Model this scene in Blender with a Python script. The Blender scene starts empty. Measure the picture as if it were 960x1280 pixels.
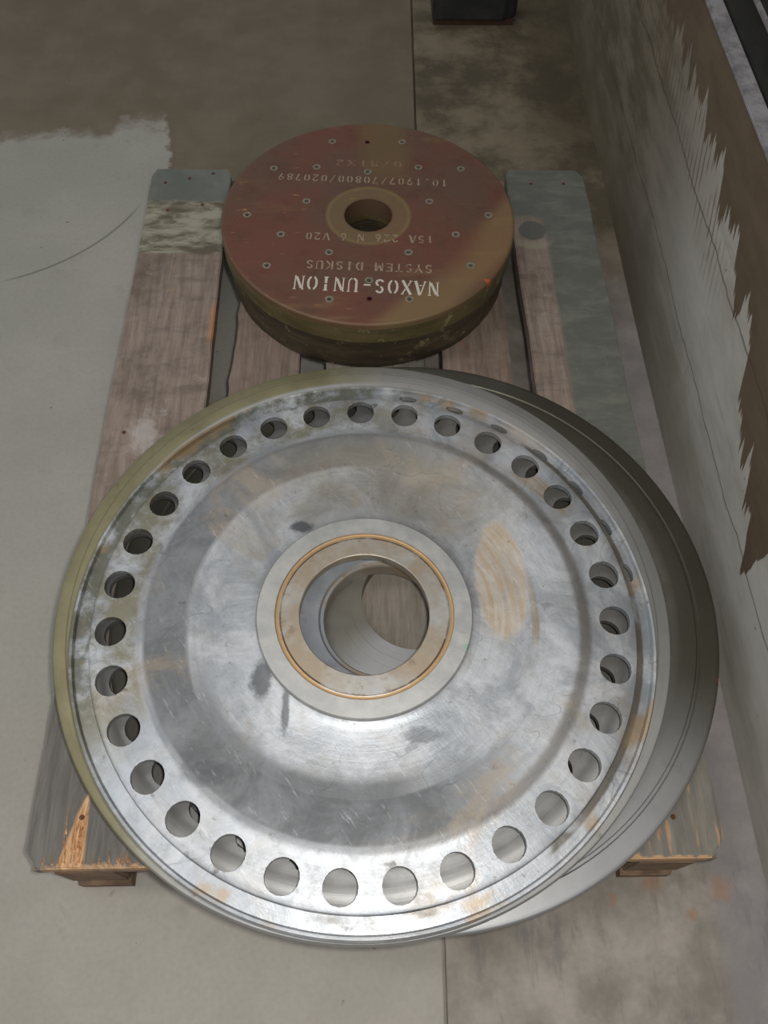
import bpy, bmesh, math, random
from mathutils import Vector, Matrix, geometry
PI = math.pi
random.seed(7)
scene = bpy.context.scene
COL = scene.collection

# ------------------------------------------------------------------ camera
cam_d = bpy.data.cameras.new('camera'); cam = bpy.data.objects.new('camera', cam_d); COL.objects.link(cam)
cam.location = (0.38569, -0.12121, 1.14503)
cam.rotation_euler = (0.526156, -0.017885, -0.018571)
cam_d.sensor_fit = 'VERTICAL'; cam_d.sensor_height = 36; cam_d.sensor_width = 27
cam_d.lens = 36 * 1024.02 / 1280
cam_d.clip_start = 0.01
scene.camera = cam

# ------------------------------------------------------------------ world, lights, exposure
world = bpy.data.worlds.new('world'); scene.world = world; world.use_nodes = True
world.node_tree.nodes['Background'].inputs[0].default_value = (0.97, 0.98, 1.0, 1)
world.node_tree.nodes['Background'].inputs[1].default_value = 0.30
def area(name, loc, target, sx, sy, power, color):
    l = bpy.data.lights.new(name, 'AREA'); l.shape = 'RECTANGLE'; l.size = sx; l.size_y = sy
    l.energy = power; l.color = color
    o = bpy.data.objects.new(name, l); COL.objects.link(o); o.location = loc
    o.rotation_euler = (Vector(target) - Vector(loc)).to_track_quat('-Z', 'Y').to_euler()
    return o
# the flash of the camera, just above its lens
area('camera_flash', (0.425, -0.11, 1.175), (0.40, 0.12, 0.1), 0.025, 0.04, 6.3, (1.0, 0.975, 0.94))
# long fill lights added unseen overhead, for ambient light and highlights on the metal
area('fill_light', (-1.6, 0.3, 4.2), (0.2, 0.5, 0), 0.4, 3.0, 42, (0.97, 0.98, 1.0))
area('fill_light', (0.6, -2.6, 4.0), (0.4, 0.5, 0), 3.0, 0.4, 36, (0.97, 0.98, 1.0))
scene.view_settings.view_transform = 'Standard'; scene.view_settings.look = 'None'
scene.view_settings.gamma = 1; scene.view_settings.use_curve_mapping = False
scene.view_settings.exposure = 0.0

# ------------------------------------------------------------------ node expressions
class Mat:
    def __init__(s, name, rough=0.6, metal=0.0):
        s.m = bpy.data.materials.new(name); s.m.use_nodes = True
        s.nt = s.m.node_tree; s.b = s.nt.nodes['Principled BSDF']
        s.b.inputs['Roughness'].default_value = rough; s.b.inputs['Metallic'].default_value = metal
        s.pos = s.nt.nodes.new('ShaderNodeNewGeometry').outputs['Position']
        sep = s.nt.nodes.new('ShaderNodeSeparateXYZ'); s.nt.links.new(s.pos, sep.inputs[0])
        s.x, s.y, s.z = (Ex(s, sep.outputs[i]) for i in range(3))
    def put(s, sock, v):
        if isinstance(v, Ex): s.nt.links.new(v.o, sock)
        elif isinstance(v, (tuple, list)): sock.default_value = tuple(v) + ((1,) if len(v) == 3 and sock.type == 'RGBA' else ())
        else: sock.default_value = v
    def math(s, op, *a):
        n = s.nt.nodes.new('ShaderNodeMath'); n.operation = op
        for i, v in enumerate(a): s.put(n.inputs[i], v)
        return Ex(s, n.outputs[0])
    def step(s, v, a, b):                       # 0 at a, 1 at b
        n = s.nt.nodes.new('ShaderNodeMapRange'); n.interpolation_type = 'SMOOTHSTEP'
        if a > b:
            s.put(n.inputs[0], v); n.inputs[1].default_value = b; n.inputs[2].default_value = a
            n.inputs[3].default_value = 1; n.inputs[4].default_value = 0
        else:
            s.put(n.inputs[0], v); n.inputs[1].default_value = a; n.inputs[2].default_value = b
        return Ex(s, n.outputs[0])
    def band(s, v, a, b, w): return s.step(v, a - w, a + w) * s.step(v, b + w, b - w)
    def vec(s, x, y, z):
        n = s.nt.nodes.new('ShaderNodeCombineXYZ')
        for i, v in enumerate((x, y, z)): s.put(n.inputs[i], v)
        return Ex(s, n.outputs[0])
    def noise(s, scale, detail=4, rough=0.6, v=None, dist=0.0):
        n = s.nt.nodes.new('ShaderNodeTexNoise'); n.inputs['Scale'].default_value = scale
        n.inputs['Detail'].default_value = detail; n.inputs['Roughness'].default_value = rough
        n.inputs['Distortion'].default_value = dist
        s.nt.links.new(v.o if v else s.pos, n.inputs['Vector'])
        return Ex(s, n.outputs['Fac'])
    def cells(s, scale, v=None, feat='DISTANCE_TO_EDGE'):
        n = s.nt.nodes.new('ShaderNodeTexVoronoi'); n.feature = feat; n.inputs['Scale'].default_value = scale
        s.nt.links.new(v.o if v else s.pos, n.inputs['Vector'])
        return Ex(s, n.outputs['Distance'])
    def mix(s, f, a, b):
        n = s.nt.nodes.new('ShaderNodeMix'); n.data_type = 'RGBA'
        s.put(n.inputs[0], f); s.put(n.inputs[6], a); s.put(n.inputs[7], b)
        return Ex(s, n.outputs[2])
    def out(s, color=None, rough=None, metal=None, bump=None, dist=0.002, strength=0.5):
        if color is not None: s.put(s.b.inputs['Base Color'], color)
        if rough is not None: s.put(s.b.inputs['Roughness'], rough)
        if metal is not None: s.put(s.b.inputs['Metallic'], metal)
        if bump is not None:
            n = s.nt.nodes.new('ShaderNodeBump'); n.inputs['Distance'].default_value = dist
            n.inputs['Strength'].default_value = strength
            s.put(n.inputs['Height'], bump); s.nt.links.new(n.outputs[0], s.b.inputs['Normal'])
        return s.m
class Ex:
    def __init__(s, m, o): s.m, s.o = m, o
    def __add__(s, b): return s.m.math('ADD', s, b)
    __radd__ = __add__
    def __sub__(s, b): return s.m.math('SUBTRACT', s, b)
    def __rsub__(s, b): return s.m.math('SUBTRACT', b, s)
    def __mul__(s, b): return s.m.math('MULTIPLY', s, b)
    __rmul__ = __mul__
    def __truediv__(s, b): return s.m.math('DIVIDE', s, b)
    def abs(s): return s.m.math('ABSOLUTE', s)
    def sqrt(s): return s.m.math('SQRT', s)
    def max(s, b): return s.m.math('MAXIMUM', s, b)
def hexc(r, g, b):
    f = lambda c: ((c / 255 + 0.055) / 1.055) ** 2.4 if c > 10 else c / 255 / 12.92
    return (f(r), f(g), f(b))

# ------------------------------------------------------------------ object helpers
def obj(name, bm, mat, parent=None, smooth=None):
    me = bpy.data.meshes.new(name)
    bmesh.ops.recalc_face_normals(bm, faces=bm.faces) if smooth != 'keep' else None
    bm.to_mesh(me); bm.free()
    if mat: me.materials.append(mat)
    if smooth is not None:
        me.polygons.foreach_set('use_smooth', [True] * len(me.polygons))
        me.set_sharp_from_angle(angle=math.radians(32 if smooth == 'keep' else smooth))
    o = bpy.data.objects.new(name, me); COL.objects.link(o)
    if parent:
        o.parent = parent
        me.transform(Matrix.Translation(-Vector(parent_world(parent))))
    return o
def parent_world(p):
    v = Vector(p.location)
    while p.parent: p = p.parent; v += Vector(p.location)
    return v
def thing(name, loc, label, cat, group=None):
    o = bpy.data.objects.new(name, None); COL.objects.link(o); o.location = loc
    o.empty_display_size = 0.05
    o['label'] = label; o['category'] = cat
    if group: o['group'] = group
    return o
def struct(o): o['kind'] = 'structure'; return o
def box(bm, x0, x1, y0, y1, z0, z1, bev=0.0):
    r = bmesh.ops.create_cube(bm, size=1)
    for v in r['verts']:
        v.co = ((x0 + x1) / 2 + v.co.x * (x1 - x0), (y0 + y1) / 2 + v.co.y * (y1 - y0), (z0 + z1) / 2 + v.co.z * (z1 - z0))
    if bev: bmesh.ops.bevel(bm, geom=list({e for v in r['verts'] for e in v.link_edges}), offset=bev, segments=2, affect='EDGES')
def prism(bm, pts, z0, z1, bev=0.0):
    lo = [bm.verts.new((x, y, z0)) for x, y in pts]; hi = [bm.verts.new((x, y, z1)) for x, y in pts]
    n = len(pts)
    bm.faces.new(lo[::-1]); top = bm.faces.new(hi)
    for i in range(n): bm.faces.new((lo[i], lo[(i + 1) % n], hi[(i + 1) % n], hi[i]))
    if bev: bmesh.ops.bevel(bm, geom=list(top.edges), offset=bev, segments=2, affect='EDGES')
def ring_prism(bm, cx, cy, r0, r1, z0, z1, n=24):
    L = []
    for r, z in ((r1, z0), (r1, z1), (r0, z1), (r0, z0)):
        L.append([bm.verts.new((cx + r * math.cos(2 * PI * i / n), cy + r * math.sin(2 * PI * i / n), z)) for i in range(n)])
    for k in range(4):
        a, b = L[k], L[(k + 1) % 4]
        for i in range(n): bm.faces.new((a[i], a[(i + 1) % n], b[(i + 1) % n], b[i]))

# ------------------------------------------------------------------ materials
def mat_floor():
    m = Mat('concrete_floor', 0.75)
    n1 = m.noise(1.6, 5, 0.6); n2 = m.noise(9, 6, 0.65); n3 = m.noise(140, 3, 0.6)
    left = m.mix(m.step(n1, .35, .65), hexc(150, 148, 138), hexc(163, 160, 150))
    left = m.mix(m.step(m.y, .5, -.05) * .6, left, m.mix(m.step(n2, .35, .65), hexc(148, 141, 130), hexc(160, 153, 143)))
    left = m.mix(m.step(n2, .58, .72) * .35, left, hexc(132, 127, 116))
    right = m.mix(m.step(n2, .35, .68), hexc(122, 115, 105), hexc(160, 152, 142))
    far = m.mix(m.step(n1 * .5 + n2 * .5, .4, .6), hexc(103, 92, 74), hexc(116, 105, 88))
    # ragged edge of the stained, damper area at the far end
    e = m.y + m.step(m.x + (n2 - .5) * .12, -.06, .05) * .34 + m.band(m.x, -.16, -.03, .03) * -.05 + (n2 - .5) * .16 + (m.noise(35, 3) - .5) * .04
    c = m.mix(m.step(e, 1.475, 1.525), left, far)
    isr = m.step(m.x - m.y * .0165, .478, .486)
    rfar = m.mix(m.step(m.noise(5, 6, .7), .4, .62), hexc(82, 73, 56), hexc(126, 114, 92))
    rr = m.mix(m.step(m.y, .9, 1.25), right, rfar)
    c = m.mix(isr, c, rr)
    # dark grime at the foot of the wall and far right corner
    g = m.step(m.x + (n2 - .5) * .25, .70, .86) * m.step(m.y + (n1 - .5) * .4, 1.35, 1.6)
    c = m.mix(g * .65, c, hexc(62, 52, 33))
    lt = m.step(m.x, .815, .84) * m.step(m.y, 1.1, .8)
    c = m.mix(lt * .5, c, hexc(134, 130, 134))
    # rust marks near the right block and light scratches
    for cx, cy, rr_ in ((.754, -.012, .016), (.84, -.02, .02), (.80, -.045, .012), (.70, -.03, .008), (.86, .60, .01)):
        d = ((m.x - cx) * (m.x - cx) + (m.y - cy) * (m.y - cy)).sqrt() + (m.noise(60, 3) - .5) * .03
        c = m.mix(m.step(d, rr_ * 1.2, rr_ * .1) * .5, c, hexc(150, 104, 68))
    # curved pencil-thin scrape on the left slab
    d = (((m.x + .42) * (m.x + .42) + (m.y - 1.42) * (m.y - 1.42)).sqrt() - .38).abs()
    sc = m.step(d, .0035, .001) * m.step(m.x, -.32, -.26) * m.step(m.x, -.06, -.09) * m.step(m.y, 1.42, 1.38)
    c = m.mix(sc * .55, c, hexc(70, 68, 62))
    sp = m.step(m.noise(55, 2, .5), .74, .78)
    c = m.mix(sp * .6, c, hexc(72, 66, 56))
    sp = m.step(m.noise(22, 2, .4), .735, .76) * m.step(m.y, .3, .1)
    c = m.mix(sp * .35, c, hexc(96, 92, 86))
    lm = m.step(m.x, .5, .52) * m.step(m.y, .05, 0) * m.step(m.noise(14, 5, .7, m.vec(m.x * 2.5, m.y * .6, m.z)), .52, .66)
    c = m.mix(lm * .4, c, hexc(92, 92, 92))
    c = m.mix(m.step(n3, .3, .8) * .14, c, hexc(96, 90, 80))
    return m.out(c, rough=.62 + n2 * .25, bump=n2 * .5 + n3 * .08, dist=.0008)

def mat_wall():
    m = Mat('rendered_wall', 0.85)
    v = m.vec(m.x, m.y * .5, m.z * 1.6)
    n1 = m.noise(3.0, 6, .68, v); n2 = m.noise(14, 6, .68, v); n3 = m.noise(120, 3, .6)
    c = m.mix(m.step(n1, .38, .62), hexc(158, 154, 144), hexc(184, 181, 174))
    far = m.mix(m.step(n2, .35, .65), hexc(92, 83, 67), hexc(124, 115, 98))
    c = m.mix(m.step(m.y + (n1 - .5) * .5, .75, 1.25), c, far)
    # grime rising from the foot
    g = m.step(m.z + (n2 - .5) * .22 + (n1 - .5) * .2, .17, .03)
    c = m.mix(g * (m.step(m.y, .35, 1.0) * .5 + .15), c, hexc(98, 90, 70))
    # long trowel streaks parallel to the floor
    st = m.noise(6, 5, .65, m.vec(m.x, m.y * .35, m.z * 5))
    c = m.mix(m.step(st, .52, .68) * .35, c, hexc(112, 108, 98))
    # brown top coat with a raked, slanting lower edge
    saw = m.noise(9, 3, .6, m.vec(m.y * 3.2 - m.z * 1.6, 0.3, 0.7))
    edge = .40 - (1.0 - m.y).max(0) * .22 - (.62 - m.y).max(0) * .32
    b = m.step(m.z + (saw - .5) * .20 + (n2 - .5) * .02, -.004, .004)
    d = (m.z - edge) + (saw - .5) * .22 + (n2 - .5) * .03 - m.step(m.y, .36, .27) * .5
    b = m.step(d, -.003, .004)
    c = m.mix(b, c, m.mix(m.step(n2, .3, .7), hexc(84, 70, 53), hexc(98, 84, 66)))
    # fine raked lines in the band under the coat
    wv = m.math('SINE', (m.y * 1.0 - m.z * .55 + (n2 - .5) * .01) * 330)
    ln = m.step(wv, .45, .85) * m.band(m.z - edge, -.09, 0.0, .02) * m.step(m.noise(11, 2), .42, .55) * m.step(m.y, .7, .85)
    c = m.mix(ln * .7, c, hexc(98, 80, 58))
    # two hairline cracks along the wall
    for z0, w in ((.315, .0018), (.158, .0014)):
        dd = (m.z - z0 + (m.noise(4, 4, .6) - .5) * .05).abs()
        c = m.mix(m.step(dd, w * 1.7, w * .5) * .6, c, hexc(66, 60, 52))
    sp = m.step(m.noise(30, 3, .6), .70, .76)
    c = m.mix(sp * .6, c, hexc(66, 60, 50))
    return m.out(c, bump=n2 * .6 + n3 * .2 + b * .3, dist=.0025)

def mat_ledge():
    m = Mat('plaster_ledge', .85); n = m.noise(30, 5, .7)
    return m.out(m.mix(m.step(n, .35, .65), hexc(112, 107, 108), hexc(150, 146, 148)), bump=n, dist=.004)
def mat_dark(name, a, b, rough=.5, metal=.3):
    m = Mat(name, rough, metal); n = m.noise(18, 5, .65)
    return m.out(m.mix(m.step(n, .35, .7), hexc(*a), hexc(*b)), bump=n, dist=.001)

def wood_base(m):
    gr = m.noise(1, 7, .72, m.vec(m.x * 95, m.y * 9, m.z * 90), .25)         # grain along the board
    cr = m.noise(1, 6, .68, m.vec(m.x * 14, m.y * 34, 3.0), .3)               # dirt lying across it
    n = m.noise(7, 5, .65)
    c = m.mix(m.step(gr, .3, .7), hexc(116, 101, 90), hexc(146, 131, 119))
    c = m.mix(m.step(cr, .46, .72) * .5, c, hexc(84, 73, 64))
    c = m.mix(m.step(n, .50, .68) * .55, c, hexc(90, 77, 67))
    c = m.mix(m.step(m.noise(13, 6, .75), .52, .68) * .4, c, hexc(76, 66, 56))
    c = m.mix(m.step(m.noise(1, 5, .7, m.vec(m.x * 18, m.y * 26, 9.0)), .58, .70) * .35, c, hexc(172, 156, 138))
    c = m.mix(m.step(m.noise(22, 5, .7), .60, .72) * .4, c, hexc(160, 124, 92))
    return c, gr, cr, n
def mat_wood_left():
    m = Mat('weathered_board_left', .8); c, gr, cr, n = wood_base(m)
    j = (cr - .5) * .03 + (n - .5) * .02
    grn = m.mix(m.step(n, .35, .65), hexc(94, 97, 90), hexc(112, 113, 104))
    pale = m.mix(m.step(cr, .40, .62), hexc(150, 147, 128), hexc(92, 84, 68))
    c = m.mix(m.step(m.y + j, .975, .98), c, pale)
    c = m.mix(m.step(m.y + j * .5, 1.105, 1.115), c, grn)
    grey = m.mix(m.step(gr, .3, .7), hexc(84, 81, 76), hexc(112, 108, 102))
    c = m.mix(m.step(m.y + (n - .5) * .2, .30, .18), c, grey)
    # torn pale wood at the near edge
    raw = m.mix(m.step(gr, .35, .6), hexc(150, 112, 78), hexc(206, 168, 126))
    tear = m.step(((m.x - .052 - m.y * .12) * 1.0).abs() + m.y * .16 + (gr - .5) * .02, .0165, .0135)
    rim = m.step(m.y + (m.noise(90, 3) - .5) * .02 + (gr - .5) * .02, .006, .001) * .8
    c = m.mix(tear.max(rim) * m.step(m.x, .0, .02), c, raw)
    w = m.step(((m.x - .058) * (m.x - .058) * 2.2 + (m.y - .60) * (m.y - .60) * .6).sqrt() + (m.noise(30, 4, .7) - .5) * .12, .045, .01)
    c = m.mix(w * .45, c, hexc(188, 182, 178))
    e = m.step((m.x - .132), 0, .01) * m.band(m.y, .78, .86, .02) * m.step(n, .4, .5)
    c = m.mix(e * .5, c, hexc(180, 120, 66))
    return m.out(c, bump=gr * .6 + cr * .4, dist=.0012)
def mat_wood_right():
    m = Mat('weathered_board_right', .8); c, gr, cr, n = wood_base(m)
    grn = m.mix(m.step(cr, .4, .7), hexc(90, 92, 84), hexc(108, 109, 99))
    k = m.step(m.x + (n - .5) * .012, .706, .716).max(m.step(m.y + (n - .5) * .05, 1.06, 1.08))
    c = m.mix(k, c, grn)
    c = m.mix(m.step(gr, .62, .75) * k * .4, c, hexc(160, 160, 146))
    # washer-shaped dark spot with pale patch under it
    d = (((m.x - .688) * (m.x - .688)) + (m.y - 1.035) * (m.y - 1.035)).sqrt()
    c = m.mix(m.step(d + (n - .5) * .01, .05, .04) * m.step(m.y, 1.02, .99) * .7, c, hexc(150, 144, 122))
    c = m.mix(m.step(d, .026, .022) * .8, c, hexc(78, 82, 80))
    grey = m.mix(m.step(gr, .3, .7), hexc(96, 92, 84), hexc(122, 116, 106))
    c = m.mix(m.step(m.y + (n - .5) * .1, .26, .2), c, grey)
    mk = m.step(m.noise(1, 3, .6, m.vec(m.x * 90, m.y * 14, 1.0)), .58, .66) * m.step(m.y, .12, .08)
    c = m.mix(mk * .6, c, hexc(176, 138, 96))
    rim = m.step(m.y + (m.noise(90, 3) - .5) * .02, .005, .001)
    c = m.mix(rim * .8, c, hexc(190, 152, 108))
    return m.out(c, bump=gr * .6 + cr * .4, dist=.0012)
def mat_wood_inner():
    m = Mat('red_brown_board', .8); c, gr, cr, n = wood_base(m)
    c = m.mix(.45, c, m.mix(m.step(gr, .3, .7), hexc(84, 66, 52), hexc(112, 92, 76)))
    rust = m.step(m.noise(1, 4, .6, m.vec(m.x * 30, m.y * 4, 2.0)), .55, .68)
    c = m.mix(rust * .4, c, hexc(132, 82, 52))
    return m.out(c, bump=gr * .6 + cr * .4, dist=.0012)
def mat_wood_grey():
    m = Mat('grey_brown_board', .8); c, gr, cr, n = wood_base(m)
    c = m.mix(.7, c, m.mix(m.step(gr, .3, .7), hexc(96, 92, 82), hexc(124, 119, 108)))
    return m.out(c, bump=gr * .6 + cr * .4, dist=.0012)
def mat_wood_block():
    m = Mat('dirty_block_wood', .85)
    gr = m.noise(1, 5, .6, m.vec(m.x * 25, m.y * 25, m.z * 160)); n = m.noise(20, 4)
    c = m.mix(m.step(gr, .3, .7), hexc(92, 74, 58), hexc(136, 110, 86))
    c = m.mix(m.step(n, .5, .65) * .5, c, hexc(70, 56, 44))
    return m.out(c, bump=gr, dist=.002)

def polar(m, cx, cy):
    dx, dy = m.x - cx, m.y - cy
    r = (dx * dx + dy * dy).sqrt()
    def win(deg, half, soft):                   # 1 inside the sector, 0 outside
        a = math.radians(deg)
        k = (dx * math.cos(a) + dy * math.sin(a)) / r
        return m.step(k, math.cos(math.radians(half + soft)), math.cos(math.radians(max(half - soft, 0))))
    return dx, dy, r, win
HC = (0.386, 0.266)      # centre of the upper wheel
LC = (0.452, 0.316)      # centre of the lower wheel
DC = (0.3964, 0.9477)     # centre of the grinding disc
def mat_metal_top():
    m = Mat('scuffed_aluminium', .4, .8)
    dx, dy, r, win = polar(m, *HC)
    n1 = m.noise(5, 5, .65); n2 = m.noise(20, 6, .7); n3 = m.noise(90, 4, .7)
    ang = m.math('ARCTAN2', dy, dx)
    turn = m.noise(1, 3, .6, m.vec(r * 260, dx * 3, dy * 3))
    scr = m.noise(1, 4, .7, m.vec(dx * 160 + dy * 120, dx * 18 - dy * 22, 0.5))
    n4 = m.noise(11, 7, .75, dist=.6); n5 = m.noise(45, 6, .75, dist=.4)
    cross = m.noise(1, 5, .75, m.vec(dx * 30 - dy * 22, dx * 130 + dy * 190, 2.5))
    base = m.mix(m.step(n4, .35, .65), hexc(158, 162, 166), hexc(194, 196, 198))
    base = m.mix(m.step(n2, .45, .75) * .45, base, hexc(168, 160, 147))
    base = m.mix(m.step(n5, .48, .70) * .40, base, hexc(146, 147, 146))
    base = m.mix(m.step(turn, .5, .75) * .22, base, hexc(140, 142, 144))
    base = m.mix(m.step(cross, .52, .70) * .25, base, hexc(150, 153, 156))
    # dark reflection on the dish put into the colour, outside the pale centre
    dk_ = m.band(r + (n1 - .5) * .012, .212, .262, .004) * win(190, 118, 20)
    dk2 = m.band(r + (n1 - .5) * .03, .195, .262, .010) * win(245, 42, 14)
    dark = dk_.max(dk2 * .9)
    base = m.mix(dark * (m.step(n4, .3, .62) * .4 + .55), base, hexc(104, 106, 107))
    d2 = m.band(r + (n2 - .5) * .012, .255, .270, .004) * win(-10, 75, 20)
    base = m.mix(d2 * .6, base, hexc(128, 122, 114))
    far = m.band(r, .135, .25, .03) * win(85, 44, 20) * m.step(n1, .25, .55)
    base = m.mix(far * .6, base, hexc(134, 124, 104))
    tanp = m.step(m.noise(7, 5, .65, dist=.5), .54, .66) * m.step(r, .135, .15)
    base = m.mix(tanp * .45, base, hexc(166, 150, 128))
    # ochre rubbed marks right of the hub
    sm = m.noise(1, 3, .6, m.vec(r * 160, ang * 2, 1.0))
    o1 = m.band(r + dx * .0, .138, .182, .003) * win(6, 32, 4) * m.step(dx - dy * .0 + (n2 - .5) * .01, .132, .138) * m.step(dx + (n2 - .5) * .012, .172, .165)
    dxe = ((dx - .168) * (dx - .168) + (dy - .045) * (dy - .045) * .16).sqrt()
    o1 = m.step(dxe + (n2 - .5) * .02, .036, .028) * m.step(dx - dy * dy * .9, .128, .134) * m.step(sm + (n2 - .5) * .3, .28, .42)
    o2 = m.step(((r - .205).abs() + (n2 - .5) * .006), .006, .003) * win(10, 20, 5) * .8
    o3 = m.step((((dx - .222) * .72 + (dy - .185) * .70).abs()) + (n2 - .5) * .012, .014, .008) * m.step((((dx - .225) * .70 - (dy - .165) * .72).abs()) + (n2 - .5) * .02, .055, .035)
    base = m.mix(o1.max(o2).max(o3) * (m.step(sm, .30, .62) * -.45 + .88), base, hexc(156, 131, 92))
    # black smudges
    for cx, cy, sx, sy, k in ((-.078, .122, .020, .011, .8), (-.118, -.078, .016, .030, .75), (-.09, -.115, .006, .035, .7), (.06, -.145, .03, .010, .45), (-.165, -.185, .05, .018, .35)):
        dd = (((dx - cx) * (dx - cx)) / (sx * sx) + ((dy - cy) * (dy - cy)) / (sy * sy)).sqrt()
        base = m.mix(m.step(dd + (n2 - .5) * 1.6 + (n3 - .5) * .8, 1.0, .45) * k, base, hexc(62, 64, 66))
    # ring with the holes: dirt between them, greener to the left and far side
    ringz = m.band(r, .270, .325, .004)
    left = win(145, 62, 16)
    base = m.mix(ringz * left * m.step(n2, .38, .62) * .75, base, hexc(118, 112, 84))
    base = m.mix(m.band(r, .323, .349, .002) * left * m.step(n2, .35, .55) * .8, base, hexc(92, 92, 72))
    oil = m.step(r, .344, .352) * win(158, 78, 14)
    base = m.mix(oil * .85, base, m.mix(m.step(n1, .3, .7), hexc(112, 106, 62), hexc(142, 136, 92)))
    # worn grey edge of the lip, brown grime in the step
    gr = m.band(r + (n2 - .5) * .004, .3245, .333, .0015) * m.step(n1, .42, .52) * win(-20, 80, 15)
    base = m.mix(gr * .85, base, hexc(92, 84, 70))
    tan = m.band(r, .330, .360, .005) * m.step(m.noise(9, 3), .55, .62)
    base = m.mix(tan * .6, base, hexc(164, 138, 100))
    base = m.mix(m.step(scr, .60, .70) * .22, base, hexc(225, 226, 226))
    base = m.mix(m.step(n3, .63, .72) * .5, base, hexc(104, 96, 84))
    base = m.mix(m.step(m.noise(24, 3, .6), .70, .74) * .6, base, hexc(84, 76, 68))
    sc2 = m.step((m.noise(1, 2, .5, m.vec(dx * 9 + dy * 3, dx * 5 - dy * 11, 7.0)) - .5).abs(), .0035, .001)
    base = m.mix(sc2 * .35 * m.step(n1, .48, .55), base, hexc(92, 96, 98))
    rough = m.mix(m.step(n2, .3, .7), (.34,) * 3, (.50,) * 3)
    band_rough = (oil * .0 + dark * .16)
    met = .66 - dark * .2 - oil * .3 - o1 * .7
    return m.out(base, rough=m.math('ADD', m.step(n5, .3, .7) * .10 + m.step(n4, .35, .65) * .16 + .37, band_rough), metal=met, bump=turn * .25 + n2 * .5 + scr * .25 + n4 * 1.2, dist=.0012)
def mat_metal_mid():
    m = Mat('oily_rim_metal', .42, .6)
    dx, dy, r, win = polar(m, .3855, .2975)
    n1 = m.noise(7, 5, .65); n2 = m.noise(26, 6, .7)
    turn = m.noise(1, 3, .6, m.vec(r * 280, dx * 3, dy * 3))
    c = m.mix(m.step(n1, .35, .65), m.mix(m.step(r, .325, .335), hexc(118, 118, 116), hexc(160, 160, 158)), m.mix(m.step(r, .325, .335), hexc(142, 142, 140), hexc(182, 181, 178)))
    c = m.mix(win(160, 72, 12) * m.step(r, .345, .350) * .85, c, m.mix(m.step(n1, .3, .7), hexc(110, 103, 62), hexc(142, 135, 92)))
    c = m.mix(win(35, 55, 15) * .55, c, hexc(128, 126, 120))
    c = m.mix(m.step(turn, .5, .7) * .3, c, hexc(120, 116, 108))
    c = m.mix(m.step(n2, .60, .70) * .5, c, hexc(110, 98, 78))
    return m.out(c, rough=.42 + n2 * .2, bump=turn * .4 + n2 * .5, dist=.0008)
def mat_bore_ring():
    m = Mat('blue_grey_bore_metal', .4, .7)
    dx, dy, r, win = polar(m, .4095, .279)
    n1 = m.noise(14, 5, .65); n2 = m.noise(60, 4, .7)
    c = m.mix(m.step(n1, .35, .65), hexc(158, 162, 168), hexc(176, 179, 184))
    c = m.mix(m.step(r, .083, .079) * m.step(n1, .3, .6) * .8, c, hexc(158, 138, 108))
    c = m.mix(m.step(n2, .6, .7) * .4, c, hexc(120, 108, 92))
    return m.out(c, rough=.36 + n1 * .2, bump=n2, dist=.0005)
def mat_hub():
    m = Mat('matt_grey_hub', .5, .75)
    dx, dy, r, win = polar(m, *HC)
    n1 = m.noise(12, 5, .65); n2 = m.noise(40, 5, .7)
    c = m.mix(m.step(n2, .35, .7), hexc(172, 172, 169), hexc(188, 187, 182))
    inner = m.step(r, .1045, .1035)
    c = m.mix(inner * m.step(n1, .36, .60) * .75, c, hexc(160, 140, 112))
    c = m.mix(inner * m.step(n2, .55, .68) * .5, c, hexc(116, 94, 74))
    groove = m.band(r + (n1 - .5) * .003, .1025, .1065, .001)
    c = m.mix(groove * .85, c, hexc(184, 146, 92))
    c = m.mix(m.band(r, .0995, .1012, .0004) * m.step(n1, .4, .55), c, hexc(96, 78, 60))
    s = (((dx - .12) * (dx - .12)) + (dy + .045) * (dy + .045)).sqrt()
    c = m.mix(m.step(s, .005, .003) * .7, c, hexc(136, 176, 150))
    return m.out(c, rough=.42 + n2 * .2, bump=n2, dist=.0006)
def mat_metal_low():
    m = Mat('dull_grey_steel', .42, .8)
    dx, dy, r, win = polar(m, *LC)
    n1 = m.noise(6, 5, .65); n2 = m.noise(28, 6, .7)
    turn = m.noise(1, 3, .6, m.vec(r * 300, dx * 3, dy * 3))
    c = m.mix(m.step(n1, .35, .65), hexc(108, 105, 96), hexc(126, 123, 113))
    c = m.mix(win(20, 50, 20) * m.step(r, .33, .345) * .8, c, hexc(74, 70, 58))
    c = m.mix(m.step(n2, .62, .70) * .5, c, hexc(72, 68, 58))
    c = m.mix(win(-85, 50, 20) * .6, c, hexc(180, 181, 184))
    s = (((dx - .375) * (dx - .375)) + (dy + .115) * (dy + .115)).sqrt()
    c = m.mix(m.step(s, .005, .002) * .8, c, hexc(150, 84, 50))
    return m.out(c, rough=.40 + n2 * .2, bump=turn * .4 + n2 * .5, dist=.0008)
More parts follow.
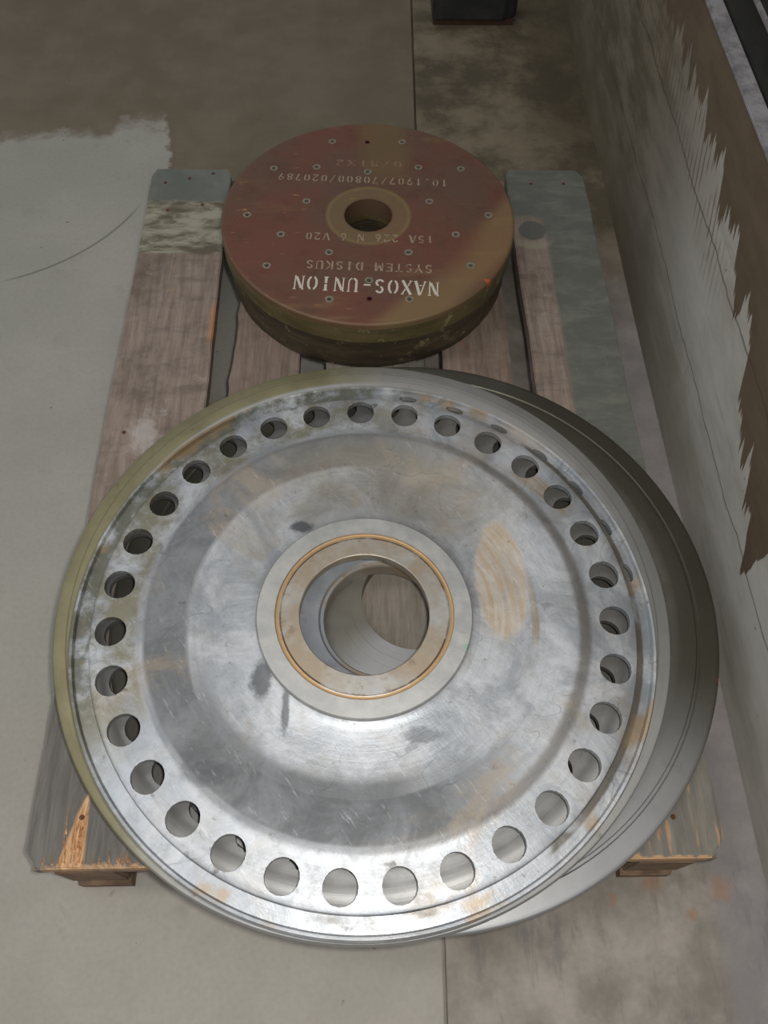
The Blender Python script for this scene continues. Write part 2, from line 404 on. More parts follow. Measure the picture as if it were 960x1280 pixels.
def mat_disc_top():
    m = Mat('red_brown_plate', .5, .25)
    dx, dy, r, win = polar(m, *DC)
    n1 = m.noise(6, 5, .6); n2 = m.noise(26, 6, .7); n3 = m.noise(120, 3, .6)
    c = m.mix(m.step(n1, .35, .62), hexc(110, 68, 54), hexc(98, 74, 58))
    c = m.mix(m.step(n2, .45, .75) * .5, c, hexc(84, 48, 36))
    ys = m.noise(1, 4, .6, m.vec(dx * 6, dy * 30, 0.0))
    c = m.mix(m.step(ys, .55, .75) * .4, c, hexc(142, 116, 74))
    ring = m.band(r + (n1 - .5) * .006, .040, .068, .003) * .45 + m.band(r, .062, .068, .002) * .3
    c = m.mix(ring, c, hexc(128, 110, 72))
    fr = m.step(((dx - .03) .abs()) + (n1 - .5) * .05, .055, .02) * m.step(dy, .07, .12)
    c = m.mix(fr * .6, c, hexc(112, 94, 56))
    rm = m.step(((dx * .78 - (dy + .02) * .62 - .175)).abs() + (n1 - .5) * .03, .05, .02) * m.step(r, .15, .2)
    c = m.mix(rm * .55, c, hexc(138, 116, 78))
    sc = m.step(m.noise(1, 3, .7, m.vec(dx * 22, dy * 110, 4.0)), .66, .70) * m.step(dx, .02, -.06)
    c = m.mix(sc * .7, c, hexc(186, 140, 84))
    c = m.mix(m.step(n3, .72, .78) * .6, c, hexc(176, 150, 112))
    s = (((dx - .182) * (dx - .182)) + (dy + .148) * (dy + .148)).sqrt()
    c = m.mix(m.step(s + (n3 - .5) * .02, .008, .002), c, hexc(220, 84, 42))
    c = m.mix(m.step(r, .226, .234) * .5, c, hexc(104, 88, 60))
    return m.out(c, rough=.42 + n2 * .2, bump=n2 * .5 + n3 * .3, dist=.0006)
def mat_disc_side(name, a, b, spec):
    m = Mat(name, .55, .15)
    n1 = m.noise(9, 5, .65, m.vec(m.x, m.y, m.z * 5)); n2 = m.noise(50, 5, .75)
    c = m.mix(m.step(n1, .35, .65), hexc(*a), hexc(*b))
    c = m.mix(m.step(n2, .58, .68) * .6, c, hexc(*spec))
    return m.out(c, bump=n1 * .5 + n2, dist=.0022)
def mat_plain(name, c1, c2, rough, metal=0, sc=60):
    m = Mat(name, rough, metal); n = m.noise(sc, 4, .6)
    return m.out(m.mix(m.step(n, .35, .65), hexc(*c1), hexc(*c2)), bump=n, dist=.0005)
def mat_paint(name, fade, col=hexc(196, 190, 176)):
    m = Mat(name, .7); n = m.noise(130, 3, .6); n2 = m.noise(22, 3)
    return m.out(m.mix(m.step(n * .6 + n2 * .4, fade - .07, fade + .07), col, hexc(106, 68, 52)))

M = dict(bring=mat_bore_ring(), mid=mat_metal_mid(), wg=mat_wood_grey(), floor=mat_floor(), wall=mat_wall(), ledge=mat_ledge(),
    panel=mat_dark('green_black_panel', (34, 36, 33), (46, 47, 42)),
    foot=mat_dark('dark_machine_steel', (42, 43, 44), (58, 58, 58), .5, .2),
    wl=mat_wood_left(), wr=mat_wood_right(), wi=mat_wood_inner(), wb=mat_wood_block(),
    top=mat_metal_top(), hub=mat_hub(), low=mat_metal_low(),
    dtop=mat_disc_top(),
    dside=mat_disc_side('olive_plate_edge', (74, 66, 40), (98, 86, 54), (150, 140, 112)),
    dbody=mat_disc_side('dark_abrasive_side', (58, 50, 38), (82, 70, 52), (146, 130, 98)),
    washer=mat_plain('grey_insert', (128, 122, 106), (150, 142, 124), .5, .5, 200),
    hole=mat_plain('dark_bore', (26, 22, 18), (38, 32, 26), .6),  # near-black colour for the bottoms of the inserts
    red=mat_plain('dark_red_bore', (70, 22, 18), (52, 18, 14), .6),
    nail=mat_plain('rusty_nail', (110, 62, 36), (82, 48, 32), .7, .4, 300),
    raw=mat_plain('torn_pale_wood', (206, 162, 116), (166, 118, 76), .8, 0, 150),
    rustrim=mat_plain('rusty_brown_paint', (70, 40, 26), (54, 34, 24), .8))

# ------------------------------------------------------------------ setting
def jx(y): return 0.482 + 0.0165 * y
bm = bmesh.new(); box(bm, -2.2, 1.3, -1.2, 4.0, -.12, -.012)
floor = struct(obj('floor', bm, M['floor']))
for side in (0, 1):
    g = .0022
    pts = [(-2.2, -1.2), (jx(-1.2) - g, -1.2), (jx(4) - g, 4), (-2.2, 4)] if side == 0 else [(jx(-1.2) + g, -1.2), (1.3, -1.2), (1.3, 4), (jx(4) + g, 4)]
    bm = bmesh.new(); prism(bm, pts, -.012, 0, .0008); obj('concrete_slab', bm, M['floor'], floor)
# low rendered wall with its lighter ledge and the dark panel on it
bm = bmesh.new()
prof = [(.900, 0), (.9008, .14), (.8995, .30), (.901, .45), (.906, .4745), (1.05, .4745), (1.05, -.012), (.9, -.012)]
nseg = 60; rows = []
for i in range(nseg + 1):
    y = -1.2 + 5.2 * i / nseg
    rows.append([bm.verts.new((x + (0 if k > 4 else .0015 * math.sin(y * 5 + k * 2)), y, z)) for k, (x, z) in enumerate(prof)])
for a, b in zip(rows, rows[1:]):
    for k in range(len(prof)): bm.faces.new((a[k], a[(k + 1) % len(prof)], b[(k + 1) % len(prof)], b[k]))
bm.faces.new(rows[0]); bm.faces.new(rows[-1][::-1])
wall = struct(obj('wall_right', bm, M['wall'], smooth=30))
bm = bmesh.new(); box(bm, .903, .929, -1.2, 4.0, .4735, .4805, .002); struct(obj('trim_1', bm, M['ledge']))
bm = bmesh.new(); box(bm, .929, .96, -1.2, 4.0, .4745, 1.30, .002)
pan = struct(obj('trim_2', bm, M['panel']))
bm = bmesh.new(); box(bm, .924, .931, -1.2, 4.0, .535, .541, .001); obj('panel_seam', bm, M['ledge'], pan)

# machine foot at the far end
ft = thing('machine_foot', (.667, 2.02, 0), 'dark steel machine foot on the floor at the far end', 'machine foot')
bm = bmesh.new(); box(bm, .565, .762, 1.935, 2.16, 0, .012, .002); obj('base_plate', bm, M['rustrim'], ft)
bm = bmesh.new(); box(bm, .562, .742, 1.93, 2.15, .012, .10, .006); obj('foot_block', bm, M['foot'], ft)
bm = bmesh.new(); bmesh.ops.create_cone(bm, cap_ends=True, segments=28, radius1=.02, radius2=.02, depth=.09, matrix=Matrix.Translation((.752, 1.965, .057)))
obj('foot_bolt', bm, M['foot'], ft, 40)

# ------------------------------------------------------------------ pallet
pal = thing('wooden_pallet', (.4, .6, 0), 'weathered wooden pallet lying on the concrete floor', 'pallet')
def board(name, x0, x1, y0, y1, z0, z1, mat, jag=(0.0008, 0.0008), ch=0.0, seed=1, long_y=True, chl=(1, 1, 1, 1)):
    r = random.Random(seed); n = 60
    L = []; Rr = []
    def walk(j, k):
        v = 0; out = []
        for i in range(n + 1):
            v = v * .75 + r.uniform(-1, 1) * j; out.append(v)
        return out
    wl, wr_ = walk(jag[0], 0), walk(jag[1], 1)
    for i in range(n + 1):
        t = i / n
        a = (y0 if long_y else x0) + t * ((y1 - y0) if long_y else (x1 - x0))
        cl = max(0, ch - (a - (y0 if long_y else x0))) ; cf = max(0, ch - ((y1 if long_y else x1) - a))
        l = (cl * chl[0] + cf * chl[2]); q = (cl * chl[1] + cf * chl[3])
        if long_y: L.append((x0 + wl[i] + l, a)); Rr.append((x1 + wr_[i] - q, a))
        else: L.append((a, y1 + wl[i])); Rr.append((a, y0 + wr_[i]))
    pts = L + Rr[::-1]
    bm = bmesh.new()
    lo = [bm.verts.new((x, y, z0)) for x, y in pts]; hi = [bm.verts.new((x, y, z1)) for x, y in pts]
    N = len(pts)
    m_ = n + 1
    for i in range(n):
        bm.faces.new((hi[i], hi[i + 1], hi[N - 2 - i], hi[N - 1 - i])); bm.faces.new((lo[i + 1], lo[i], lo[N - 1 - i], lo[N - 2 - i]))
    for i in range(N): bm.faces.new((lo[i], lo[(i + 1) % N], hi[(i + 1) % N], hi[i]))
    bmesh.ops.recalc_face_normals(bm, faces=bm.faces)
    ed = [e for e in bm.edges if len(e.link_faces) == 2 and e.calc_face_angle(0) > 1.2 and all(v.co.z > z1 - 1e-5 for v in e.verts)]
    bmesh.ops.bevel(bm, geom=ed, offset=.0018, segments=2, affect='EDGES')
    return obj(name, bm, mat, pal, 40)
board('deck_board', 0, .145, 0, 1.2, .122, .144, M['wl'], (.0009, .0007), .018, 1, chl=(1, 0, .45, .3))
board('deck_board', .178, .286, 0.004, 1.196, .122, .1435, M['wi'], (.0032, .001), 0, 2)
board('deck_board', .327, .470, 0.003, 1.197, .122, .144, M['wg'], (.001, .001), 0, 3)
board('deck_board', .512, .622, 0.004, 1.2, .122, .1435, M['wi'], (.001, .001), 0, 4)
rb = board('deck_board', .655, .800, 0, 1.2, .122, .144, M['wr'], (.0008, .0009), .018, 5, chl=(0, 1.1, .3, .7))
for y0, y1, s in ((.002, .145, 11), (.5275, .6725, 12), (1.053, 1.197, 13)):
    board('cross_board', 0.004, .796, y0, y1, .100, .122, M['wi'], (.0007, .0007), 0, s, long_y=False)
for x0, x1 in ((.018, .092), (.3275, .4725), (.708, .782)):
    for y0, y1 in ((.001, .1), (.5275, .6725), (1.1, 1.194)):
        bm = bmesh.new(); box(bm, x0, x1, y0, y1, .022, .100, .003); obj('spacer_block', bm, M['wb'], pal)
for x0, x1 in ((.015, .092), (.3275, .4725), (.708, .785)):
    bm = bmesh.new()
    prism(bm, [(x0 + (.012 if x0 < .1 else 0), -.004), (x1 - (.012 if x1 > .7 else 0), -.004), (x1, .03), (x1, 1.17), (x1 - .01, 1.196), (x0 + .01, 1.196), (x0, 1.17), (x0, .03)], 0, .022, .0015)
    obj('bottom_board', bm, M['wb'], pal)
for x, y in ((.027, 1.160), (.070, 1.172), (.112, 1.186), (.040, 1.085), (.10, 1.10), (.70, 1.16), (.76, 1.16), (.745, .045), (.11, .55), (.03, .60), (.058, .055), (.70, .055)):
    bm = bmesh.new(); bmesh.ops.create_cone(bm, cap_ends=True, segments=10, radius1=.0034, radius2=.0028, depth=.0012, matrix=Matrix.Translation((x, y, .1442)))
    obj('nail', bm, M['nail'], pal)
# torn splinters along the near edge of the left board
bm = bmesh.new(); r = random.Random(5)
def sliver(x, y, l, w, h, a):
    c, s = math.cos(a), math.sin(a)
    P = [(-w, 0, 0), (w, 0, 0), (0, l, 0), (0, l * .15, h)]
    v = [bm.verts.new((x + px * c - py * s, y + px * s + py * c, .1438 + pz)) for px, py, pz in P]
    for f in ((0, 1, 3), (1, 2, 3), (2, 0, 3), (0, 2, 1)): bm.faces.new([v[i] for i in f])
for i in range(26): sliver(.022 + .12 * r.random(), .003 + r.random() * .003, .008 + .014 * r.random(), .0012, .0022, r.uniform(-.2, .2))
for i in range(22):
    t = r.random(); sliver(.040 + .024 * r.random(), .003 + t * .04, .018 + .03 * r.random(), .0012, .002, r.uniform(-.3, .15))
sp = obj('splinters', bm, M['raw'], pal); sp['kind'] = 'stuff'; sp['label'] = 'pale torn splinters at the near left corner'

# ------------------------------------------------------------------ wheels
NH = 31
def make_wheel(name, cx, cy, prof, zones, thick, skirt, phase, mat, parent, zb_rings=True):
    """prof: list of (r, z). zones: {index k: (rc, a_r, a_t, angles-or-None)} for the strip between k and k+1.
    A shell: upper surface, the same surface lower by thick, walls of the holes, bore and outer skirt."""
    bm = bmesh.new(); SUB = 8; NS = NH * SUB
    def P(rr, th, z): return (cx + rr * math.cos(th), cy + rr * math.sin(th), z)
    def strip_up(r0, z0, r1, z1, dz, flip):
        A = [bm.verts.new(P(r0, phase + 2 * PI * i / NS, z0 + dz)) for i in range(NS)]
        B = [bm.verts.new(P(r1, phase + 2 * PI * i / NS, z1 + dz)) for i in range(NS)]
        for i in range(NS):
            j = (i + 1) % NS; f = (A[i], B[i], B[j], A[j])
            bm.faces.new(f[::-1] if flip else f)
    def sector(r0, z0, r1, z1, s, rc, ar, at):
        t0 = phase + 2 * PI * s / NH; t1 = t0 + 2 * PI / NH; tc = (t0 + t1) / 2
        zr = lambda rr: z0 + (z1 - z0) * (rr - r0) / (r1 - r0)
        per = []
        for k in range(8): per.append((r0, t0 + (t1 - t0) * k / 8))
        for k in range(4): per.append((r0 + (r1 - r0) * k / 4, t1))
        for k in range(8): per.append((r1, t1 - (t1 - t0) * k / 8))
        for k in range(4): per.append((r1 - (r1 - r0) * k / 4, t0))
        # subdivide the outline once more so that the hole is round
        per2 = []
        for i, p in enumerate(per): per2.append(p)
        hole = []
        for rr, th in per2:
            u, v = (rr - rc), (th - tc) * rc
            a = math.atan2(v / at, u / ar)
            hole.append((rc + ar * math.cos(a), tc + at * math.sin(a) / rc))
        rings = []
        for dz, fl in ((0, False), (-thick, True)):
            A = [bm.verts.new(P(a, b, zr(a) + dz)) for a, b in per2]
            B = [bm.verts.new(P(a, b, zr(a) + dz)) for a, b in hole]
            n = len(A)
            for i in range(n):
                j = (i + 1) % n; f = (A[i], A[j], B[j], B[i])
                bm.faces.new(f[::-1] if not fl else f)
            rings.append(B)
        n = len(rings[0])
        for i in range(n):
            j = (i + 1) % n; bm.faces.new((rings[0][i], rings[0][j], rings[1][j], rings[1][i]))
    for k in range(len(prof) - 1):
        (r0, z0), (r1, z1) = prof[k], prof[k + 1]
        if k in zones:
            rc, ar, at, sel = zones[k]
            for s in range(NH):
                if sel is None or s in sel: sector(r0, z0, r1, z1, s, rc, ar, at)
                else:
                    for dz, fl in ((0, 0), (-thick, 1)):
                        A = [bm.verts.new(P(r0, phase + 2 * PI * (s * SUB + i) / NS, z0 + dz)) for i in range(SUB + 1)]
                        B = [bm.verts.new(P(r1, phase + 2 * PI * (s * SUB + i) / NS, z1 + dz)) for i in range(SUB + 1)]
                        for i in range(SUB): bm.faces.new((A[i], B[i], B[i + 1], A[i + 1]))
        else:
            strip_up(r0, z0, r1, z1, 0, False); strip_up(r0, z0, r1, z1, -thick, True)
    # bore lip and outer skirt
    strip_up(prof[0][0], prof[0][1] - thick, prof[0][0], prof[0][1], 0, False)
    R, Z = prof[-1]
    if skirt is None: strip_up(R, Z, R, Z - thick, 0, False)
    else:
        strip_up(R, Z, R, skirt, 0, False); strip_up(R, skirt, R - .006, skirt, 0, False); strip_up(R - .006, skirt, R - .006, Z - thick, 0, False)
    bmesh.ops.remove_doubles(bm, verts=bm.verts, dist=1e-5)
    return obj(name, bm, mat, parent, 30)

ZL = .166
low = thing('metal_wheel', (LC[0], LC[1], .1446), 'lowest wheel of the stack, its dark flat rim showing at the right', 'metal wheel', 'stacked metal wheels')
pl = [(.085, ZL - .001), (.130, ZL - .001), (.205, ZL - .003), (.262, ZL - .003), (.273, ZL - .002), (.323, ZL - .002), (.330, ZL - .003), (.340, ZL - .001), (.362, ZL - .0005), (.3635, ZL - .0018), (.3665, ZL - .0018), (.368, ZL - .0005), (.386, ZL - .001), (.389, ZL - .0012), (.3905, ZL - .0018), (.392, ZL - .0035)]
make_wheel('wheel_plate', LC[0], LC[1], pl, {4: (.300, .018, .018, None)}, .007, .1446, math.radians(3), M['low'], low)
bm = bmesh.new(); ring_prism(bm, LC[0], LC[1], .070, .0855, .1446, ZL + .0002, 96)
obj('hub_ring', bm, M['low'], low, 30)

MC = (.3855, .2975)
mid = thing('metal_wheel', (MC[0], MC[1], .1665), 'middle wheel of the stack, its olive-tinted rim showing at the left', 'metal wheel', 'stacked metal wheels')
pm = [(.100, .196), (.150, .1960), (.205, .1985), (.235, .2030), (.262, .2060), (.275, .2050), (.325, .2050), (.333, .2010), (.345, .2005), (.350, .2025), (.3640, .2018), (.3660, .2000), (.3770, .1990), (.3805, .1980), (.3825, .1945)]
make_wheel('wheel_plate', MC[0], MC[1], pm, {5: (.300, .0185, .0185, None)}, .008, .1668, math.radians(8), M['mid'], mid)
bm = bmesh.new()
n = 128
sp_ = [(.0735, .1668), (.0738, .1870), (.0752, .1890), (.0790, .1896), (.0815, .1920), (.0985, .1955), (.1005, .1965), (.1005, .1668)]
R_ = [[bm.verts.new((MC[0] + (.0240 if a < .09 else .006 if a < .1 else 0) + a * math.cos(2 * PI * i / n), MC[1] - (.0185 if a < .09 else .006 if a < .1 else 0) + a * math.sin(2 * PI * i / n), z)) for i in range(n)] for a, z in sp_]
for k in range(len(R_)):
    a, b = R_[k], R_[(k + 1) % len(R_)]
    for i in range(n): bm.faces.new((a[i], a[(i + 1) % n], b[(i + 1) % n], b[i]))
obj('bore_ring', bm, M['bring'], mid, 30)

up = thing('metal_wheel', (HC[0], HC[1], .2), 'topmost silver wheel with raised hub and ring of round holes', 'metal wheel', 'stacked metal wheels')
pr = [(.1280, .2370), (.1320, .2345), (.140, .2332), (.172, .2318), (.206, .2330), (.213, .2345), (.235, .2365), (.254, .2400), (.261, .2395), (.267, .2362), (.273, .2350),
      (.3215, .2350), (.3240, .2340), (.3255, .2290), (.3420, .2275), (.3440, .2325), (.3470, .2330), (.3490, .2300)]
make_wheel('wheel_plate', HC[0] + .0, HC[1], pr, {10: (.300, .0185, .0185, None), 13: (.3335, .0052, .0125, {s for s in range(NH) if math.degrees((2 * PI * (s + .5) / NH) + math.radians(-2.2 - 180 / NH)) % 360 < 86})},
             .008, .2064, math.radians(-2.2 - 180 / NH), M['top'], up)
# raised hub: outer flat, groove, recessed inner ring, bore with a step
bm = bmesh.new()
hp = [(.0780, .2250), (.0775, .2385), (.0785, .2392), (.1010, .2392), (.1016, .2382), (.1040, .2376), (.1062, .2382), (.1070, .2412), (.1278, .2412), (.1288, .2404), (.1298, .2380), (.1300, .2300), (.128, .2120), (.120, .2062), (.092, .2062), (.092, .2250)]
n = 128; R_ = [[bm.verts.new((HC[0] + a * math.cos(2 * PI * i / n), HC[1] + a * math.sin(2 * PI * i / n), z)) for i in range(n)] for a, z in hp]
for k in range(len(R_)):
    a, b = R_[k], R_[(k + 1) % len(R_)]
    for i in range(n): bm.faces.new((a[i], a[(i + 1) % n], b[(i + 1) % n], b[i]))
obj('hub', bm, M['hub'], up, 30)

# ------------------------------------------------------------------ grinding disc
dk = thing('grinding_disc', (DC[0], DC[1], .144), 'red-brown grinding disc with white stencilled lettering', 'grinding disc')
DZ = .250
KS = .9868             # the lettering and the holes are laid out for a face 12 mm lower
def circ(cx, cy, r, n): return [Vector((cx + r * math.cos(2 * PI * i / n), cy + r * math.sin(2 * PI * i / n))) for i in range(n)]
RD = .2344
pat = [(.1955 * KS, a) for a in range(0, 360, 36)] + [(.1465 * KS, a) for a in (126, 54, -18, -162, -90)] + [(.106 * KS, a) for a in (90, 18, 162, -126, -54)]
redp = [(.185 * KS, 90), (.185 * KS, -90)]
cen = [(DC[0] + q * math.cos(math.radians(a)), DC[1] + q * math.sin(math.radians(a)), .0042) for q, a in pat] + [(DC[0] + q * math.cos(math.radians(a)), DC[1] + q * math.sin(math.radians(a)), .0045) for q, a in redp]
loops = [circ(DC[0], DC[1], RD - .003, 120), circ(DC[0], DC[1], .0385, 56)] + [circ(x, y, q, 14) for x, y, q in cen]
vs = []; es = []
for L in loops:
    b = len(vs); vs += L; es += [(b + i, b + (i + 1) % len(L)) for i in range(len(L))]
ov, oe, of, _, _, _ = geometry.delaunay_2d_cdt(vs, es, [], 0, 1e-6)
bm = bmesh.new(); bv = [bm.verts.new((v.x, v.y, DZ)) for v in ov]
for f in of:
    c = sum((ov[i] for i in f), Vector((0, 0))) / len(f)
    if (c - Vector(DC)).length < .038: continue
    if any((c - Vector((x, y))).length < q * .97 for x, y, q in cen): continue
    bm.faces.new([bv[i] for i in f])
def wallring(cx, cy, ra, za, rb_, zb, n, jit=0):
    rr = random.Random(int(za * 1e4))
    A = [bm.verts.new((cx + ra * math.cos(2 * PI * i / n), cy + ra * math.sin(2 * PI * i / n), za)) for i in range(n)]
    B = [bm.verts.new((cx + rb_ * math.cos(2 * PI * i / n), cy + rb_ * math.sin(2 * PI * i / n), zb)) for i in range(n)]
    for i in range(n): bm.faces.new((A[i], A[(i + 1) % n], B[(i + 1) % n], B[i]))
for x, y, q in cen: wallring(x, y, q, DZ, q, DZ - .018, 14)
wallring(*DC, RD - .003, DZ, RD - .0008, DZ - .001, 120); wallring(*DC, RD - .0008, DZ - .001, RD, DZ - .003, 120)
wallring(*DC, .0385, DZ, .0385, DZ - .03, 56)
wallring(*DC, RD, DZ - .003, RD, DZ - .010, 120)
bmesh.ops.remove_doubles(bm, verts=bm.verts, dist=1e-6)
obj('steel_plate', bm, M['dtop'], dk)
def lathe(name, prof, mat, n=120, wob=0, seed=0):
    global bm
    bm = bmesh.new(); r = random.Random(seed)
    ph = [r.uniform(0, 6) for _ in range(4)]
    rows = []
    for a, z in prof:
        row = []
        for i in range(n):
            t = 2 * PI * i / n
            w = wob * (math.sin(3 * t + ph[0] + z * 60) * .6 + math.sin(11 * t + ph[1] - z * 130) * .4 + r.uniform(-.4, .4)) if a > .1 else 0
            row.append(bm.verts.new((DC[0] + (a + w) * math.cos(t), DC[1] + (a + w) * math.sin(t), z)))
        rows.append(row)
    for k in range(len(rows)):
        a, b = rows[k], rows[(k + 1) % len(rows)]
        for i in range(n): bm.faces.new((a[i], a[(i + 1) % n], b[(i + 1) % n], b[i]))
    return obj(name, bm, mat, dk, 30)
lathe('plate_edge', [(.0386, DZ - .010), (RD - .0002, DZ - .0099), (RD + .0006, DZ - .018), (RD, DZ - .038), (RD - .0035, DZ - .042), (.0386, DZ - .042)][1:] + [(.0392, DZ - .042), (.0392, DZ - .019), (RD - .01, DZ - .019)], M['dside'], 120, .0003, 1)
lathe('abrasive_ring', [(RD - .006, DZ - .0422), (RD - .0055, .190), (RD - .0055, .175), (RD - .006, .160), (RD - .007, .149), (RD - .010, .1442), (.0400, .1442), (.0400, DZ - .0422)], M['dbody'], 160, .0011, 2)
for x, y, q in cen[:20]:
    bm = bmesh.new(); ring_prism(bm, x, y, .0034, .0066, DZ - .004, DZ + .0006, 20); w = obj('threaded_insert', bm, M['washer'], dk, 40)
    bm = bmesh.new(); bmesh.ops.create_circle(bm, cap_ends=True, segments=14, radius=.0041, matrix=Matrix.Translation((x, y, DZ - .006))); obj('insert_bottom', bm, M['hole'], w)
for x, y, q in cen[20:]:
    bm = bmesh.new(); ring_prism(bm, x, y, .0030, .0046, DZ - .010, DZ + .0002, 16); w = obj('bolt_hole', bm, M['red'], dk, 40)
    bm = bmesh.new(); bmesh.ops.create_circle(bm, cap_ends=True, segments=14, radius=.0044, matrix=Matrix.Translation((x, y, DZ - .008))); obj('hole_bottom', bm, M['red'], w)

# stencilled lettering: strokes with the stencil's bridges left open
T, n_ = .15, .085
G = {
 'N': [('l', .1, 0, .1, 1, n_), ('l', .6, 0, .6, 1, n_), ('l', .17, .90, .53, .10, .17), ('l', .0, .97, .16, .97, .06), ('l', .5, .97, .7, .97, .06), ('l', 0, .03, .2, .03, .06)],
 'A': [('l', .03, 0, .3, .92, n_), ('l', .37, 1, .64, 0, .18), ('l', .22, .3, .40, .3, .07), ('l', -.05, .03, .13, .03, .06), ('l', .54, .03, .75, .03, .06)],
 'X': [('l', .08, 1, .62, 0, .18), ('l', .62, 1, .43, .60, n_), ('l', .27, .40, .08, 0, n_), ('l', .52, .97, .70, .97, .06), ('l', 0, .03, .18, .03, .06)],
 'O': [('a', .30, .5, .22, .43, 98, 262, T), ('a', .40, .5, .22, .43, -82, 82, T)],
 'S': [('a', .35, .74, .20, .21, 20, 255, T), ('a', .35, .26, .22, .21, -160, 75, T)],
 '-': [('l', .08, .45, .52, .45, .13)],
 'U': [('l', .12, 1, .12, .3, T), ('l', .6, 1, .6, .3, n_), ('a', .36, .3, .24, .26, 185, 262, T), ('a', .36, .3, .24, .26, 280, 355, n_), ('l', 0, .97, .25, .97, .06), ('l', .5, .97, .7, .97, .06)],
 'I': [('l', .35, 0, .35, .47, .17), ('l', .35, .55, .35, 1, .17), ('l', .2, .97, .5, .97, .06), ('l', .2, .03, .5, .03, .06)],
 'Y': [('l', .05, 1, .32, .5, T), ('l', .65, 1, .42, .55, n_), ('l', .36, .42, .36, 0, T)],
 'T': [('l', .35, 0, .35, .80, T), ('l', .03, .94, .28, .94, .1), ('l', .42, .94, .67, .94, .1)],
 'E': [('l', .12, 0, .12, 1, T), ('l', .26, .95, .6, .95, .09), ('l', .26, .5, .5, .5, .09), ('l', .26, .05, .6, .05, .09)],
 'M': [('l', .06, 0, .06, 1, n_), ('l', .64, 0, .64, 1, T), ('l', .14, .95, .33, .3, T), ('l', .54, .95, .40, .35, n_)],
 'D': [('l', .12, 0, .12, 1, T), ('a', .28, .5, .3, .44, -85, 85, T)],
 'K': [('l', .12, 0, .12, 1, T), ('l', .6, 1, .26, .55, n_), ('l', .30, .5, .62, 0, T)],
 'V': [('l', .05, 1, .32, .05, T), ('l', .64, 1, .42, .1, n_)],
 'B': [('l', .12, 0, .12, 1, T), ('a', .28, .74, .25, .21, -80, 85, T), ('a', .28, .27, .28, .23, -85, 80, T)],
 '0': [('a', .31, .5, .18, .43, 98, 262, T), ('a', .39, .5, .18, .43, -82, 82, T)],
 '1': [('l', .35, 0, .35, 1, T), ('l', .18, .8, .28, .92, n_)],
 '2': [('a', .35, .72, .22, .22, -30, 170, T), ('l', .50, .50, .14, .14, n_), ('l', .1, .05, .62, .05, .12)],
 '5': [('l', .18, .95, .6, .95, .1), ('l', .18, .58, .18, .88, n_), ('a', .33, .32, .24, .26, -150, 110, T)],
 '6': [('a', .35, .3, .22, .25, 5, 175, n_), ('a', .35, .3, .22, .25, 190, 350, T), ('l', .14, .38, .42, .98, T)],
 '7': [('l', .1, .95, .62, .95, .12), ('l', .58, .84, .3, 0, T)],
 '8': [('a', .35, .74, .18, .2, 100, 260, T), ('a', .35, .74, .18, .2, -80, 80, T), ('a', .35, .26, .22, .21, 100, 260, T), ('a', .35, .26, .22, .21, -80, 80, T)],
 '9': [('a', .35, .7, .22, .25, 185, 355, n_), ('a', .35, .7, .22, .25, 10, 170, T), ('l', .56, .62, .28, .02, T)],
 '/': [('l', .12, -.05, .58, 1.05, n_)], '.': [('l', .22, .07, .40, .07, .15)], ' ': []}
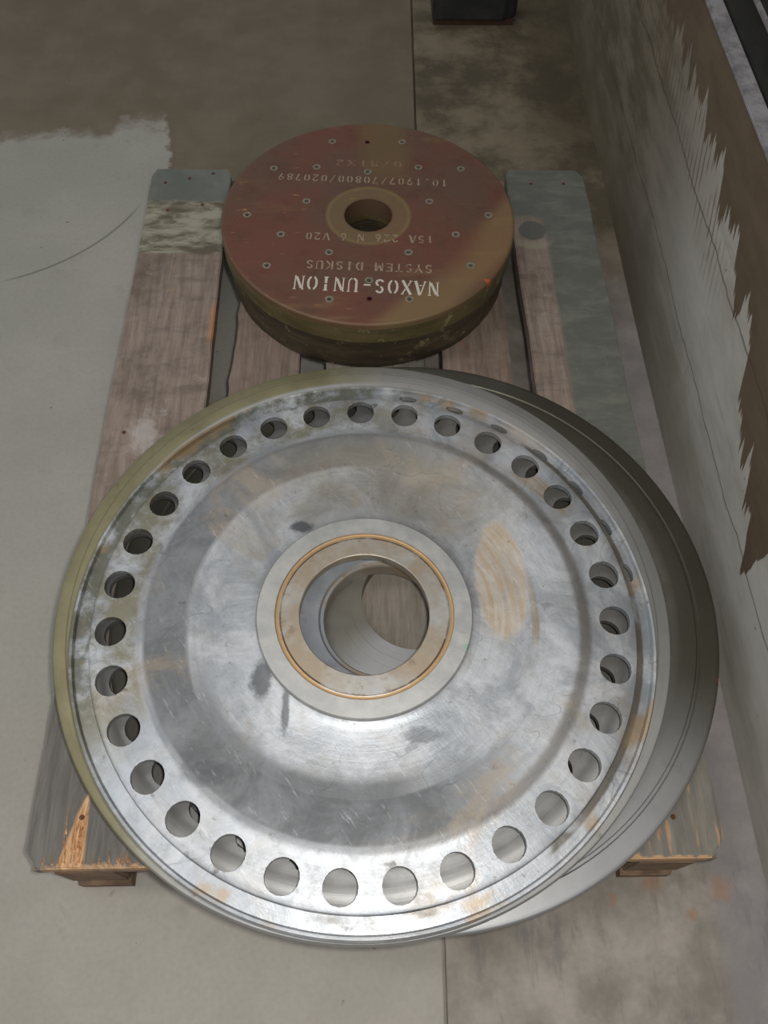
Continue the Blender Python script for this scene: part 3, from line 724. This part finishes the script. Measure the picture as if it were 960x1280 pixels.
def lettering(txt, start, end, h, mat, label):
    """start / end: world xy of the first and last letter's centre; upside down for the camera."""
    s, e = (Vector((.3857 + (p[0] - .3857) * KS, -.1212 + (p[1] + .1212) * KS)) for p in (start, end)); d = (e - s).normalized(); u = Vector((-d.y, d.x))
    step = (e - s).length / max(1, len(txt) - 1); sx = step / .86
    bm_ = bmesh.new(); k = 0
    for i, ch in enumerate(txt):
        o = s + d * step * i
        def W(px, py): q = o + d * (px - .35) * sx + u * (py - .5) * h; return q
        for st in G[ch]:
            quads = []
            asp = h / sx
            if st[0] == 'l':
                _, x0, y0, x1, y1, w = st
                dx, dy = (x1 - x0), (y1 - y0) * asp; L = math.hypot(dx, dy); nx, ny = -dy / L * w / 2, dx / L * w / 2 / asp
                quads.append([(x0 + nx, y0 + ny), (x1 + nx, y1 + ny), (x1 - nx, y1 - ny), (x0 - nx, y0 - ny)])
            else:
                _, cx, cy, rx, ry, a0, a1, w = st; K = 6
                for j in range(K):
                    q = []
                    for a, sg in ((j, 1), (j + 1, 1), (j + 1, -1), (j, -1)):
                        t = math.radians(a0 + (a1 - a0) * a / K)
                        q.append((cx + (rx + sg * w / 2) * math.cos(t), cy + (ry + sg * w / 2 * .8) * math.sin(t)))
                    quads.append(q)
            for q in quads:
                k += 1; zt = DZ + .00030 + (k % 5) * .00001
                lo = [bm_.verts.new((*W(*p_), DZ - .0001)) for p_ in q]; hi = [bm_.verts.new((*W(*p_), zt)) for p_ in q]
                bm_.faces.new(hi); bm_.faces.new(lo[::-1])
                for a in range(4): bm_.faces.new((lo[a], lo[(a + 1) % 4], hi[(a + 1) % 4], hi[a]))
    o = obj('stencilled_lettering', bm_, mat, dk); o['label'] = label
M['p1'] = mat_paint('white_stencil_paint', .66, hexc(188, 180, 166)); M['p2'] = mat_paint('worn_stencil_paint', .60, hexc(142, 126, 106)); M['p3'] = mat_paint('faded_stencil_paint', .55, hexc(126, 100, 80))
lettering('NAXOS-UNION', (.4945, .7975), (.2895, .8115), .029, M['p1'], 'largest line of white stencilled letters')
lettering('SYSTEM DISKUS', (.489, .8395), (.305, .8500), .0175, M['p2'], 'small stencilled line above the largest one')
lettering('15A 226 N 6 V20', (.494, .9050), (.302, .9130), .0165, M['p2'], 'small stencilled line beside the centre hole')
lettering('10.1907/70800/020789', (.524, 1.0405), (.252, 1.0560), .0165, M['p2'], 'long stencilled number line beyond the centre hole')
lettering('0/81X2', (.448, 1.0880), (.350, 1.0915), .015, M['p3'], 'faintest stencilled line, farthest away')
